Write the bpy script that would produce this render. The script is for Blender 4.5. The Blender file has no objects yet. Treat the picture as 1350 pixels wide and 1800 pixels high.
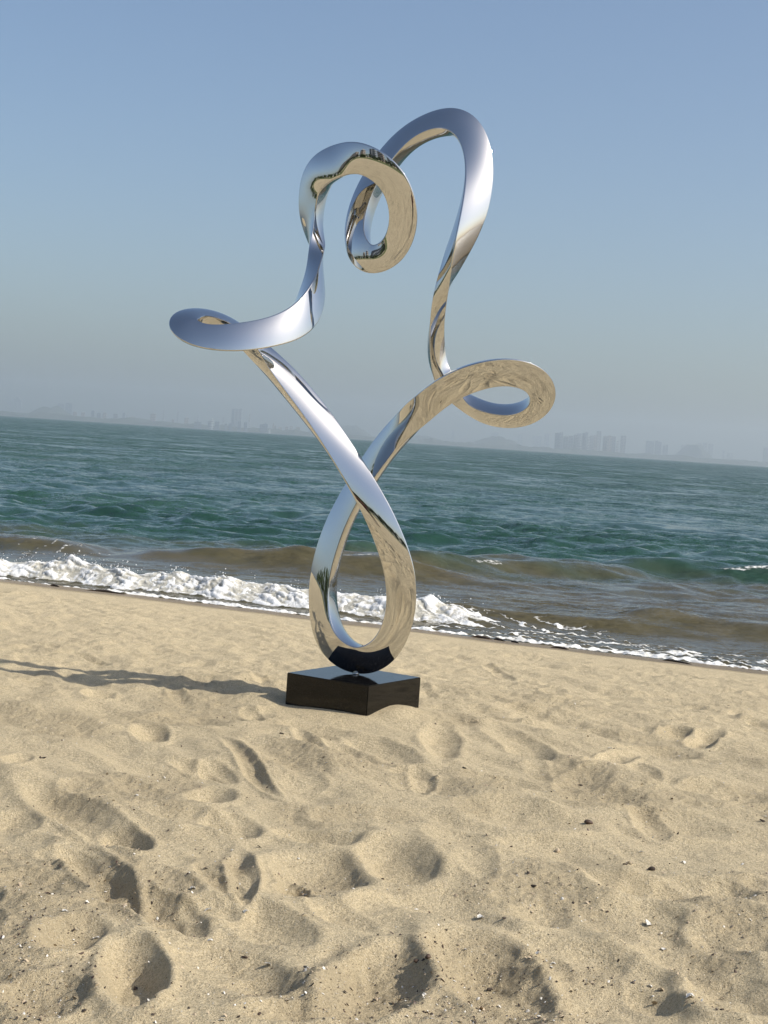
import bpy, bmesh, math, random
import numpy as np
from mathutils import Vector, Matrix

random.seed(7)
rng = np.random.default_rng(7)
sc = bpy.context.scene
col = sc.collection

# ------------------------------------------------------------------ camera
FOCAL = 2706.0                      # focal length in pixels of the 1350 x 1800 photograph
CAM = Vector((0.0, 0.0, 1.5))
ROLL = math.atan(0.0667)
PITCH = math.atan(125.0 * math.cos(ROLL) / FOCAL)
AX = Vector((1, 0, 0))
FWD = Vector((0, math.cos(PITCH), -math.sin(PITCH)))
UPR = Vector((0, math.sin(PITCH), math.cos(PITCH)))
RIGHT = math.cos(ROLL) * AX + math.sin(ROLL) * UPR
UP = -math.sin(ROLL) * AX + math.cos(ROLL) * UPR
cam_data = bpy.data.cameras.new("camera")
cam = bpy.data.objects.new("camera", cam_data)
col.objects.link(cam)
m = Matrix((RIGHT, UP, -FWD)).transposed().to_4x4()
m.translation = CAM
cam.matrix_world = m
cam_data.sensor_fit = 'VERTICAL'
cam_data.sensor_height = 36.0
cam_data.sensor_width = 27.0
cam_data.lens = FOCAL / 1800.0 * 36.0
cam_data.clip_start = 0.05
cam_data.clip_end = 30000.0
sc.camera = cam

# ------------------------------------------------------------------ sky, sun, exposure
SUN_EL, SUN_BACK = math.radians(41.0), math.radians(16.5)
sun_dir = Vector((math.cos(SUN_EL) * math.cos(SUN_BACK), -math.cos(SUN_EL) * math.sin(SUN_BACK), math.sin(SUN_EL)))
world = bpy.data.worlds.new("World")
sc.world = world
world.use_nodes = True
wn = world.node_tree
sky = wn.nodes.new('ShaderNodeTexSky')
sky.sky_type = 'NISHITA'
sky.sun_disc = False
sky.sun_elevation = SUN_EL
sky.sun_rotation = math.atan2(sun_dir.x, sun_dir.y)
sky.altitude = 0.0
sky.air_density = 1.0
sky.dust_density = 2.2
sky.ozone_density = 2.2
bg = wn.nodes['Background']
tint = wn.nodes.new('ShaderNodeMix'); tint.data_type = 'RGBA'; tint.blend_type = 'MULTIPLY'   # cool daylight balance
tint.inputs[0].default_value = 1.0; tint.inputs[7].default_value = (0.97, 1.0, 1.035, 1)
wn.links.new(sky.outputs[0], tint.inputs[6])
wn.links.new(tint.outputs[2], bg.inputs[0])
bg.inputs[1].default_value = 0.112
sun_data = bpy.data.lights.new("sun", 'SUN')
sun_data.energy = 4.0
sun_data.angle = math.radians(0.53)
sun_data.color = (1.0, 0.94, 0.84)
sun = bpy.data.objects.new("sun", sun_data)
sun.rotation_euler = sun_dir.to_track_quat('Z', 'Y').to_euler()
sun.location = (30, -10, 40)
col.objects.link(sun)
sc.view_settings.view_transform = 'Standard'
sc.view_settings.look = 'None'
sc.view_settings.gamma = 1.0
sc.view_settings.use_curve_mapping = False
sc.view_settings.exposure = 0.25
sc.cycles.max_bounces = 10
sc.cycles.glossy_bounces = 6
sc.cycles.volume_bounces = 1
sc.cycles.sample_clamp_indirect = 8.0

# ------------------------------------------------------------------ helpers
def tag(o, label=None, cat=None, group=None, kind=None):
    if label: o['label'] = label
    if cat: o['category'] = cat
    if group: o['group'] = group
    if kind: o['kind'] = kind
    return o

def empty(name, loc=(0, 0, 0)):
    o = bpy.data.objects.new(name, None)
    o.empty_display_size = 0.2
    o.location = loc
    col.objects.link(o)
    return o

def link(name, me, parent=None, loc=None):
    o = bpy.data.objects.new(name, me)
    if parent: o.parent = parent
    if loc is not None: o.location = loc
    col.objects.link(o)
    return o

def np_mesh(name, V, faces, mats, smooth=True, mat_index=None):
    """V (n,3); faces (m,k) array of equal-sided polygons."""
    V = np.ascontiguousarray(V, dtype=np.float32)
    faces = np.ascontiguousarray(faces, dtype=np.int32)
    me = bpy.data.meshes.new(name)
    me.vertices.add(len(V)); me.vertices.foreach_set('co', V.ravel())
    k = faces.shape[1]
    me.loops.add(faces.size); me.loops.foreach_set('vertex_index', faces.ravel())
    me.polygons.add(len(faces))
    me.polygons.foreach_set('loop_start', np.arange(0, faces.size, k, dtype=np.int32))
    me.polygons.foreach_set('loop_total', np.full(len(faces), k, dtype=np.int32))
    me.polygons.foreach_set('use_smooth', np.full(len(faces), smooth, dtype=bool))
    for mt in (mats if isinstance(mats, (list, tuple)) else [mats]): me.materials.append(mt)
    if mat_index is not None:
        me.polygons.foreach_set('material_index', np.asarray(mat_index, dtype=np.int32))
    me.update(calc_edges=True)
    me.validate()
    return me

def grid_faces(nr, nc):
    i = np.arange(nr * nc).reshape(nr, nc)
    return np.stack([i[:-1, :-1], i[:-1, 1:], i[1:, 1:], i[1:, :-1]], -1).reshape(-1, 4)

def attr(me, name, vals):
    a = me.attributes.new(name, 'FLOAT', 'POINT')
    a.data.foreach_set('value', np.ascontiguousarray(vals, dtype=np.float32).ravel())

PERM = rng.permutation(256).astype(np.int64)
GR = rng.normal(size=(256, 2)); GR /= np.linalg.norm(GR, axis=1, keepdims=True)
def noise2(x, y):
    x = np.asarray(x, float); y = np.asarray(y, float)
    xi = np.floor(x).astype(np.int64); yi = np.floor(y).astype(np.int64)
    xf = x - xi; yf = y - yi
    u = xf ** 3 * (xf * (xf * 6 - 15) + 10); v = yf ** 3 * (yf * (yf * 6 - 15) + 10)
    def g(ix, iy, dx, dy):
        h = PERM[(PERM[ix & 255] + iy) & 255]
        return GR[h, 0] * dx + GR[h, 1] * dy
    a = g(xi, yi, xf, yf); b = g(xi + 1, yi, xf - 1, yf)
    c = g(xi, yi + 1, xf, yf - 1); d = g(xi + 1, yi + 1, xf - 1, yf - 1)
    return ((a * (1 - u) + b * u) * (1 - v) + (c * (1 - u) + d * u) * v) * 1.5
def fbm(x, y, o=4, gain=0.5):
    s = 0; a = 1.0
    for k in range(o):
        s = s + a * noise2(x * 2 ** k + 17.3 * k, y * 2 ** k - 9.1 * k); a *= gain
    return s
def smooth(e0, e1, x):
    t = np.clip((x - e0) / (e1 - e0), 0, 1); return t * t * (3 - 2 * t)

def pixel_ray(px, py):
    return FWD + (px - 675.0) / FOCAL * RIGHT - (py - 900.0) / FOCAL * UP
def on_level(px, py, z):
    r = pixel_ray(px, py)
    return CAM + r * ((z - CAM.z) / r.z)
def at_depth(px, py, y):
    r = pixel_ray(px, py)
    return CAM + r * (y / r.y)

# ------------------------------------------------------------------ materials
def mat(name, base=(0.5, 0.5, 0.5), rough=0.6, metal=0.0, spec=0.5):
    m = bpy.data.materials.new(name); m.use_nodes = True
    b = m.node_tree.nodes['Principled BSDF']
    b.inputs['Base Color'].default_value = (*base, 1)
    b.inputs['Roughness'].default_value = rough
    b.inputs['Metallic'].default_value = metal
    b.inputs['Specular IOR Level'].default_value = spec
    return m
class NT:
    def __init__(self, m): self.t = m.node_tree; self.b = self.t.nodes['Principled BSDF']
    def n(self, typ, **kw):
        nd = self.t.nodes.new(typ)
        for k, v in kw.items():
            if k.startswith('i_'):
                key = k[2:]; nd.inputs[int(key) if key.isdigit() else key].default_value = v
            else: setattr(nd, k, v)
        return nd
    def l(self, a, b): self.t.links.new(a, b)
    def noise(self, vec, scale, detail=3, rough=0.55):
        nd = self.n('ShaderNodeTexNoise'); nd.inputs['Scale'].default_value = scale
        nd.inputs['Detail'].default_value = detail; nd.inputs['Roughness'].default_value = rough
        if vec is not None: self.l(vec, nd.inputs['Vector'])
        return nd.outputs['Fac']
    def ramp(self, fac, stops):
        nd = self.n('ShaderNodeValToRGB'); cr = nd.color_ramp
        while len(cr.elements) < len(stops): cr.elements.new(0.5)
        for e, (p, c) in zip(cr.elements, stops):
            e.position = p; e.color = (*c, 1) if len(c) == 3 else c
        self.l(fac, nd.inputs[0]); return nd.outputs[0]
    def mix(self, fac, a, b, mode='MIX'):
        nd = self.n('ShaderNodeMix', data_type='RGBA', blend_type=mode)
        for s, v in ((nd.inputs[0], fac), (nd.inputs[6], a), (nd.inputs[7], b)):
            if hasattr(v, 'is_linked'): self.l(v, s)
            elif isinstance(v, (int, float)): s.default_value = v
            else: s.default_value = (*v, 1)
        return nd.outputs[2]
    def math(self, op, a, b=None, c=None):
        nd = self.n('ShaderNodeMath', operation=op)
        for s, v in zip(nd.inputs, (a, b, c)):
            if v is None: continue
            if hasattr(v, 'is_linked'): self.l(v, s)
            else: s.default_value = v
        return nd.outputs[0]
    def attr(self, name):
        nd = self.n('ShaderNodeAttribute'); nd.attribute_name = name; return nd.outputs['Fac']
    def bump(self, h, strength, dist, normal=None):
        nd = self.n('ShaderNodeBump'); nd.inputs['Strength'].default_value = strength
        nd.inputs['Distance'].default_value = dist; self.l(h, nd.inputs['Height'])
        if normal is not None: self.l(normal, nd.inputs['Normal'])
        return nd.outputs['Normal']
    def pos(self): return self.n('ShaderNodeNewGeometry').outputs['Position']
    def mapping(self, vec, scale):
        nd = self.n('ShaderNodeMapping'); nd.inputs['Scale'].default_value = scale
        self.l(vec, nd.inputs['Vector']); return nd.outputs[0]

# dry sand
M_sand = mat('sand', (0.42, 0.34, 0.22), 0.95, 0, 0.15)
s = NT(M_sand); P = s.pos()
grain = s.noise(P, 175, 3, 0.8)
clump = s.noise(P, 55, 4, 0.6)
patch = s.noise(P, 2.6, 3, 0.55)
c0 = s.ramp(grain, [(0.34, (0.10, 0.078, 0.048)), (0.45, (0.56, 0.455, 0.285)), (0.62, (0.84, 0.715, 0.48))])
c1 = s.ramp(clump, [(0.32, (0.39, 0.312, 0.195)), (0.62, (0.67, 0.548, 0.345))])
cc = s.mix(0.45, c0, c1)
coarse = s.attr('coarse')
cc = s.mix(s.math('MULTIPLY', coarse, 0.48), cc, (0.33, 0.27, 0.175))
cc = s.mix(s.ramp(patch, [(0.35, (0, 0, 0)), (0.7, (0.22, 0.22, 0.22))]), cc, (0.60, 0.485, 0.30))
# pale and dark mineral grains
vor = s.n('ShaderNodeTexVoronoi'); vor.inputs['Scale'].default_value = 190; s.l(P, vor.inputs['Vector'])
hue = s.n('ShaderNodeSeparateColor'); s.l(vor.outputs['Color'], hue.inputs[0])
near_c = s.ramp(vor.outputs['Distance'], [(0.25, (1, 1, 1)), (0.5, (0, 0, 0))])
pale = s.math('MULTIPLY', s.math('GREATER_THAN', hue.outputs[0], 0.93), near_c)
dark = s.math('MULTIPLY', s.math('GREATER_THAN', hue.outputs[1], 0.93), near_c)
cc = s.mix(s.math('MULTIPLY', pale, 0.55), cc, (0.72, 0.66, 0.55))
cc = s.mix(s.math('MULTIPLY', dark, 0.6), cc, (0.12, 0.085, 0.055))
wet = s.attr('wet')
cc = s.mix(wet, cc, s.mix(1.0, cc, (0.42, 0.38, 0.34), 'MULTIPLY'))
s.l(cc, s.b.inputs['Base Color'])
s.l(s.ramp(wet, [(0.0, (0.95,) * 3), (1.0, (0.35,) * 3)]), s.b.inputs['Roughness'])
hgt = s.math('ADD', s.math('MULTIPLY', grain, 0.85), s.math('MULTIPLY', clump, 1.2))
hgt = s.math('ADD', hgt, s.math('MULTIPLY', s.noise(P, 17, 3, 0.6), 0.5))
s.l(s.bump(hgt, 1.0, 0.011), s.b.inputs['Normal'])

# sea water
M_sea = mat('sea_water', (0.02, 0.07, 0.06), 0.1, 0, 0.5)
s = NT(M_sea); P = s.pos()
s.b.inputs['IOR'].default_value = 1.333
turb = s.attr('turbid'); foam = s.attr('foam')
big = s.noise(s.mapping(P, (0.25, 0.5, 1)), 0.35, 3)
green = s.ramp(big, [(0.35, (0.017, 0.052, 0.036)), (0.65, (0.026, 0.068, 0.047))])
brown = s.ramp(s.noise(P, 1.3, 4), [(0.3, (0.074, 0.066, 0.036)), (0.7, (0.100, 0.085, 0.047))])
body = s.mix(turb, green, brown)
fn = s.noise(P, 14, 5, 0.65)
ff = s.math('ADD', foam, s.math('MULTIPLY', s.math('SUBTRACT', fn, 0.5), 0.9))
fmask = s.ramp(ff, [(0.42, (0, 0, 0)), (0.62, (1, 1, 1))])
gate = s.ramp(foam, [(0.03, (0, 0, 0)), (0.12, (1, 1, 1))])
fmask = s.math('MULTIPLY', fmask, gate)
foamcol = s.ramp(s.noise(P, 9, 4), [(0.3, (0.55, 0.53, 0.47)), (0.6, (0.84, 0.84, 0.82))])
s.l(s.mix(fmask, body, foamcol), s.b.inputs['Base Color'])
s.l(s.ramp(fmask, [(0, (0.09,) * 3), (1, (0.8,) * 3)]), s.b.inputs['Roughness'])
# unresolved ripples and wavelets: slopes that grow rougher out of the lee of the beach
geo = s.n('ShaderNodeNewGeometry')
def slope(scale, stretch):
    nd = s.n('ShaderNodeTexNoise'); nd.inputs['Scale'].default_value = scale; nd.inputs['Detail'].default_value = 4; nd.inputs['Roughness'].default_value = 0.65
    s.l(s.mapping(P, stretch), nd.inputs['Vector'])
    v = s.n('ShaderNodeVectorMath', operation='SUBTRACT'); s.l(nd.outputs['Color'], v.inputs[0]); v.inputs[1].default_value = (0.5, 0.5, 0.5)
    return v.outputs[0]
def vadd(a, b):
    v = s.n('ShaderNodeVectorMath', operation='ADD'); s.l(a, v.inputs[0]); s.l(b, v.inputs[1]); return v.outputs[0]
def vscale(a, k):
    v = s.n('ShaderNodeVectorMath', operation='SCALE'); s.l(a, v.inputs[0])
    if hasattr(k, 'is_linked'): s.l(k, v.inputs['Scale'])
    else: v.inputs['Scale'].default_value = k
    return v.outputs[0]
sxyz = s.n('ShaderNodeSeparateXYZ'); s.l(P, sxyz.inputs[0])
out = s.n('ShaderNodeMapRange', interpolation_type='SMOOTHSTEP'); s.l(sxyz.outputs[1], out.inputs[0])
for k_, v_ in ((1, 17.0), (2, 120.0), (3, 0.85), (4, 2.6)): out.inputs[k_].default_value = v_
gust = s.ramp(s.noise(s.mapping(P, (0.35, 1.0, 1)), 0.05, 4), [(0.3, (0.55,) * 3), (0.7, (1.4,) * 3)])
gust = s.math('MULTIPLY', gust, s.ramp(s.noise(s.mapping(P, (0.5, 0.45, 1)), 0.33, 4, 0.7), [(0.36, (0.2,) * 3), (0.64, (1.8,) * 3)]))
amp = s.math('MULTIPLY', out.outputs[0], gust)
sl = vadd(slope(1.1, (1.0, 1.9, 1)), vadd(slope(4.5, (1.0, 1.7, 1)), vscale(slope(14, (1.0, 1.5, 1)), 0.9)))
flat = s.n('ShaderNodeVectorMath', operation='MULTIPLY'); s.l(vscale(sl, amp), flat.inputs[0]); flat.inputs[1].default_value = (1, 1, 0)
sep = s.n('ShaderNodeSeparateXYZ'); s.l(flat.outputs[0], sep.inputs[0])      # wave faces seen from the beach lean towards it
com = s.n('ShaderNodeCombineXYZ'); s.l(sep.outputs[0], com.inputs[0]); s.l(s.math('MULTIPLY', s.math('ABSOLUTE', sep.outputs[1]), -1.0), com.inputs[1])
nn = s.n('ShaderNodeVectorMath', operation='NORMALIZE'); s.l(vadd(geo.outputs['Normal'], com.outputs[0]), nn.inputs[0])
s.l(s.ramp(out.outputs[0], [(0.3, (0.36,) * 3), (1.0, (0.16,) * 3)]), s.b.inputs['Specular IOR Level'])
fb = s.bump(s.math('MULTIPLY', s.noise(P, 30, 4), fmask), 0.5, 0.03, nn.outputs[0])
s.l(fb, s.b.inputs['Normal'])

M_foam = mat('foam_white', (0.82, 0.82, 0.80), 0.75, 0, 0.3)
s = NT(M_foam); P = s.pos()
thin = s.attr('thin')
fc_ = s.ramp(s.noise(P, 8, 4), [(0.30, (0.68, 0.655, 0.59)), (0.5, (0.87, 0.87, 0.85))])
s.l(s.mix(thin, fc_, (0.46, 0.43, 0.34)), s.b.inputs['Base Color'])  # brown mixed in where the foam surface dips
s.l(s.bump(s.noise(P, 48, 5, 0.75), 0.9, 0.02), s.b.inputs['Normal'])
s.b.inputs['Subsurface Weight'].default_value = 0.7
s.b.inputs['Subsurface Radius'].default_value = (0.06, 0.06, 0.06)
s.b.inputs['Subsurface Scale'].default_value = 1.0

# mirror-polished stainless steel
M_steel = mat('polished_steel', (0.61, 0.605, 0.59), 0.022, 1.0)
s = NT(M_steel); P = s.pos()
s.l(s.bump(s.noise(P, 9, 2, 0.4), 0.05, 0.006), s.b.inputs['Normal'])
# black polished granite
M_granite = mat('black_granite', (0.012, 0.011, 0.010), 0.08, 0, 0.33)
s = NT(M_granite); P = s.pos()
v = s.n('ShaderNodeTexVoronoi'); v.inputs['Scale'].default_value = 240; s.l(P, v.inputs['Vector'])
hv = s.n('ShaderNodeSeparateColor'); s.l(v.outputs['Color'], hv.inputs[0])
s.l(s.ramp(hv.outputs[0], [(0.0, (0.002, 0.002, 0.002)), (0.85, (0.005, 0.0045, 0.004)), (1.0, (0.02, 0.018, 0.016))]), s.b.inputs['Base Color'])
dust = s.noise(P, 14, 5, 0.7)
s.l(s.ramp(dust, [(0.45, (0.05,) * 3), (0.75, (0.22,) * 3)]), s.b.inputs['Roughness'])

M_white_shell = mat('white_shell', (0.74, 0.70, 0.62), 0.5)
M_tan_shell = mat('tan_shell', (0.46, 0.36, 0.24), 0.6)
M_dark_bit = mat('dark_debris', (0.055, 0.038, 0.026), 0.8)
M_brown_bit = mat('brown_debris', (0.085, 0.05, 0.03), 0.6)
for mm, sc_ in ((M_white_shell, 70), (M_tan_shell, 70), (M_dark_bit, 90), (M_brown_bit, 60)):
    s = NT(mm); b0 = tuple(s.b.inputs['Base Color'].default_value)[:3]
    s.l(s.ramp(s.noise(s.pos(), sc_, 3), [(0.3, tuple(x * 0.65 for x in b0)), (0.7, tuple(min(1, x * 1.15) for x in b0))]), s.b.inputs['Base Color'])

# ------------------------------------------------------------------ beach and seabed
SEA = -0.4
SH_O = (-4.41, 17.84); SH_N = (0.405, 0.914)      # the water line: a point on it and its seaward normal
BASE_C = (-0.104, 8.589)
def shore_v(x, y): return (x - SH_O[0]) * SH_N[0] + (y - SH_O[1]) * SH_N[1]
def shore_a(x, y): return (x - SH_O[0]) * SH_N[1] - (y - SH_O[1]) * SH_N[0]
def to_px(x, y):
    """where a point of the flat beach shows in the photograph (used to lay the traced footprints out)"""
    dx = x - CAM.x; dy = y - CAM.y; dz = -CAM.z
    z = np.maximum(dx * FWD.x + dy * FWD.y + dz * FWD.z, 0.5)
    return (675 + FOCAL * (dx * RIGHT.x + dy * RIGHT.y + dz * RIGHT.z) / z,
            900 - FOCAL * (dx * UP.x + dy * UP.y + dz * UP.z) / z)
# traced hollows: centre x, y, half sizes and turn in the photograph, depth in metres
HOLLOWS = [(545,1540,78,42,0,.075),(703,1512,56,32,10,.055),(424,1545,20,44,-8,.05),(262,1284,26,15,0,.045),
 (178,1540,66,27,35,.065),(290,1600,62,25,22,.065),(118,1650,52,26,-10,.06),(232,1726,46,60,0,.085),
 (150,1437,100,24,27,.06),(222,1478,36,20,20,.05),(318,1432,66,17,12,.045),(408,1448,44,16,10,.045),(440,1345,52,11,42,.04),
 (345,1345,42,8,15,.03),(388,1352,30,10,20,.04),(372,1392,34,15,0,.05),(645,1430,72,17,5,.045),
 (775,1306,30,24,25,.045),(916,1308,52,15,25,.045),(952,1256,62,11,8,.035),(1188,1287,26,9,5,.045),(1240,1299,26,13,-5,.05),
 (1160,1321,56,9,5,.035),(1072,1336,40,11,-15,.045),(745,1356,46,8,5,.03),(858,1374,70,9,8,.03),(862,1712,96,56,32,.10),
 (655,1745,80,56,-25,.085),(922,1432,96,19,8,.05),(985,1500,86,28,10,.05),(1122,1556,84,24,12,.06),(1240,1560,70,20,10,.045),
 (1190,1655,120,40,20,.06),(1310,1640,70,30,10,.05),(990,1600,100,34,12,.04),(1060,1745,120,40,10,.05),(800,1590,90,26,12,.04),
 (330,1265,60,9,5,.03),(460,1201,34,8,0,.03),(172,1223,22,8,0,.04),(62,1206,24,8,10,.03),(30,1340,20,12,-20,.03),
 (500,1330,60,16,20,.035),(600,1310,50,14,25,.03),(680,1320,56,12,20,.035),(560,1280,50,8,10,.02),(470,1625,70,24,18,.04),
 (400,1700,90,36,12,.045),(60,1560,60,22,5,.04),(75,1760,60,30,0,.05),(520,1790,80,24,0,.05),(1000,1280,60,10,5,.025),
 (1290,1390,60,14,5,.035),(1180,1440,80,16,8,.035),(1060,1400,60,12,4,.03),(820,1480,60,18,12,.04),(560,1465,60,14,8,.035),
 (1290,1740,70,34,15,.05),(20,1440,40,18,0,.04),(250,1385,44,12,15,.03)]
_h = np.random.default_rng(31)
for k in range(70):
    py = 1130 + 660 * _h.random() ** 1.1; sz = (py - 760) / 480
    HOLLOWS.append((_h.uniform(-120, 1470), py, _h.uniform(14, 34) * sz, _h.uniform(5, 11) * sz ** 1.4, _h.uniform(-10, 35), _h.uniform(.012, .03)))

def sand_height(x, y, detail=True):
    x = np.asarray(x, float); y = np.asarray(y, float)
    v = shore_v(x, y)
    t = np.clip((v + 6.6) / 6.6, 0, None)
    z = np.where(v < 0, SEA * np.minimum(t, 1) ** 1.35, np.maximum(SEA - 0.075 * v, -6.0))
    z = z + 0.02 * noise2(x * 0.12 + 4, y * 0.12) * (v < 3)
    near = smooth(40, 12, np.hypot(x, y - 5))
    relief = smooth(-0.1, -2.5, v)                # the swash has smoothed the wet sand
    ul = 0.55 * x - 0.83 * y; wl = 0.83 * x + 0.55 * y       # low drifts lie slantwise
    r = 0.036 * fbm(ul * 0.8, wl * 1.5 + 3, 2) + 0.017 * fbm(ul * 2.1 + 7, wl * 5.0, 2) + 0.0035 * fbm(x * 12, y * 9.5, 2)
    calm = 0.35 + 0.65 * smooth(10.5, 8.0, y)
    r = r + (0.015 * fbm(x * 5.5 + 20, y * 4.2, 2) + 0.0085 * fbm(x * 13 + 5, y * 9, 2)) * smooth(7.6, 9.5, y)
    r = r * (0.55 + 0.45 * calm)
    if detail:
        px, py = to_px(x, y)
        wx = 8 * noise2(x * 4, y * 2.6); wy = 5 * noise2(x * 4 + 50, y * 2.6)
        for (cx, cy, rx, ry, rot, dep) in HOLLOWS:
            rx *= 1.30; ry *= 1.15
            R = 1.9 * max(rx, ry)
            k = np.nonzero((np.abs(px - cx) < R) & (np.abs(py - cy) < R) & (y > 2))[0]
            if not len(k): continue
            a = math.radians(rot)
            sx = (cy - 760) / 700
            dx = px[k] + wx[k] * sx - cx; dy = py[k] + wy[k] * sx - cy
            e = np.hypot((dx * math.cos(a) + dy * math.sin(a)) / rx, (-dx * math.sin(a) + dy * math.cos(a)) / ry)
            lift = 0.24 * dep * np.exp(-((e - 1.14) / 0.2) ** 2)
            r[k] += 0.74 * (-dep * (0.75 * np.clip((1.02 - e) / 0.62, 0, 1) + 0.25 * smooth(1.2, 0.2, e)) + lift)
        rough = smooth(-0.25, 0.5, fbm(x * 1.6 + 3, y * 1.1, 3))
        r = r + (0.0007 + 0.0034 * rough ** 2) * fbm(x * 34, y * 26, 3) * smooth(15, 7, y) + (0.0005 + 0.0030 * rough ** 2) * fbm(x * 15, y * 11, 2)
    near_base = smooth(0.30, 0.62, np.hypot(x - BASE_C[0], y - BASE_C[1]))
    z = z + r * near * relief * (0.25 + 0.75 * near_base)
    z = z + 0.055 * np.exp(-(((x - 0.17) / 0.17) ** 2 + ((y - 8.42) / 0.2) ** 2)) + 0.018 * np.exp(-(((x + 0.2) / 0.2) ** 2 + ((y - 8.3) / 0.2) ** 2))
    z = z + 0.03 * np.exp(-(((x + 0.62) / 0.12) ** 2 + ((y - 8.62) / 0.2) ** 2))
    return z

def half_width(y): return 0.262 * np.maximum(y, 3.0) + 0.35
def outer_steps(first, grow, limit):
    out = [0.0]; st = first
    while out[-1] < limit: out.append(out[-1] + st); st *= grow
    return np.array(out[1:])
def sheet(rows, nfine, first, grow, limit):
    U = np.linspace(-1, 1, nfine); o = outer_steps(first, grow, limit)
    y = np.asarray(rows)[:, None]; w = half_width(y)
    x = np.concatenate([-(w + o[::-1][None, :]), w * U[None, :], w + o[None, :]], 1)
    return x, np.broadcast_to(y, x.shape).copy()
def rows_from(y0, y1, f, lo=0.0, hi=1e9):
    r = [y0]
    while r[-1] < y1: r.append(r[-1] + min(max(f(r[-1]), lo), hi))
    return r
fine = rows_from(3.4, 15.6, lambda y: y * y * 1.85e-4, 0.0028, 0.035)
back = [3.4]; st = 0.02
while back[-1] > -900: back.append(back[-1] - st); st = min(st * 1.022, 60) if back[-1] > -6 else st * 1.12
front = rows_from(fine[-1] + .06, 300, lambda y: (y - 14) * 0.12, 0.06)
rows = back[::-1] + fine[1:] + front
x, y = sheet(rows, 540, 0.012, 1.085, 900)
z = sand_height(x.ravel(), y.ravel())
vv = shore_v(x, y).ravel()
me = np_mesh('beach_sand', np.stack([x.ravel(), y.ravel(), z], 1), grid_faces(*x.shape), M_sand)
cz = smooth(-0.1, 0.55, fbm(x.ravel() * 1.6 + 3, y.ravel() * 1.1, 3) + 0.25 * fbm(x.ravel() * 7, y.ravel() * 5, 2)) * smooth(12, 7, y.ravel())
attr(me, 'coarse', cz)
attr(me, 'wet', smooth(-0.95, -0.5, vv + 0.16 * noise2(x.ravel() * 1.3, y.ravel() * 1.3)))
tag(link('beach_sand', me), kind='structure')

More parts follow.
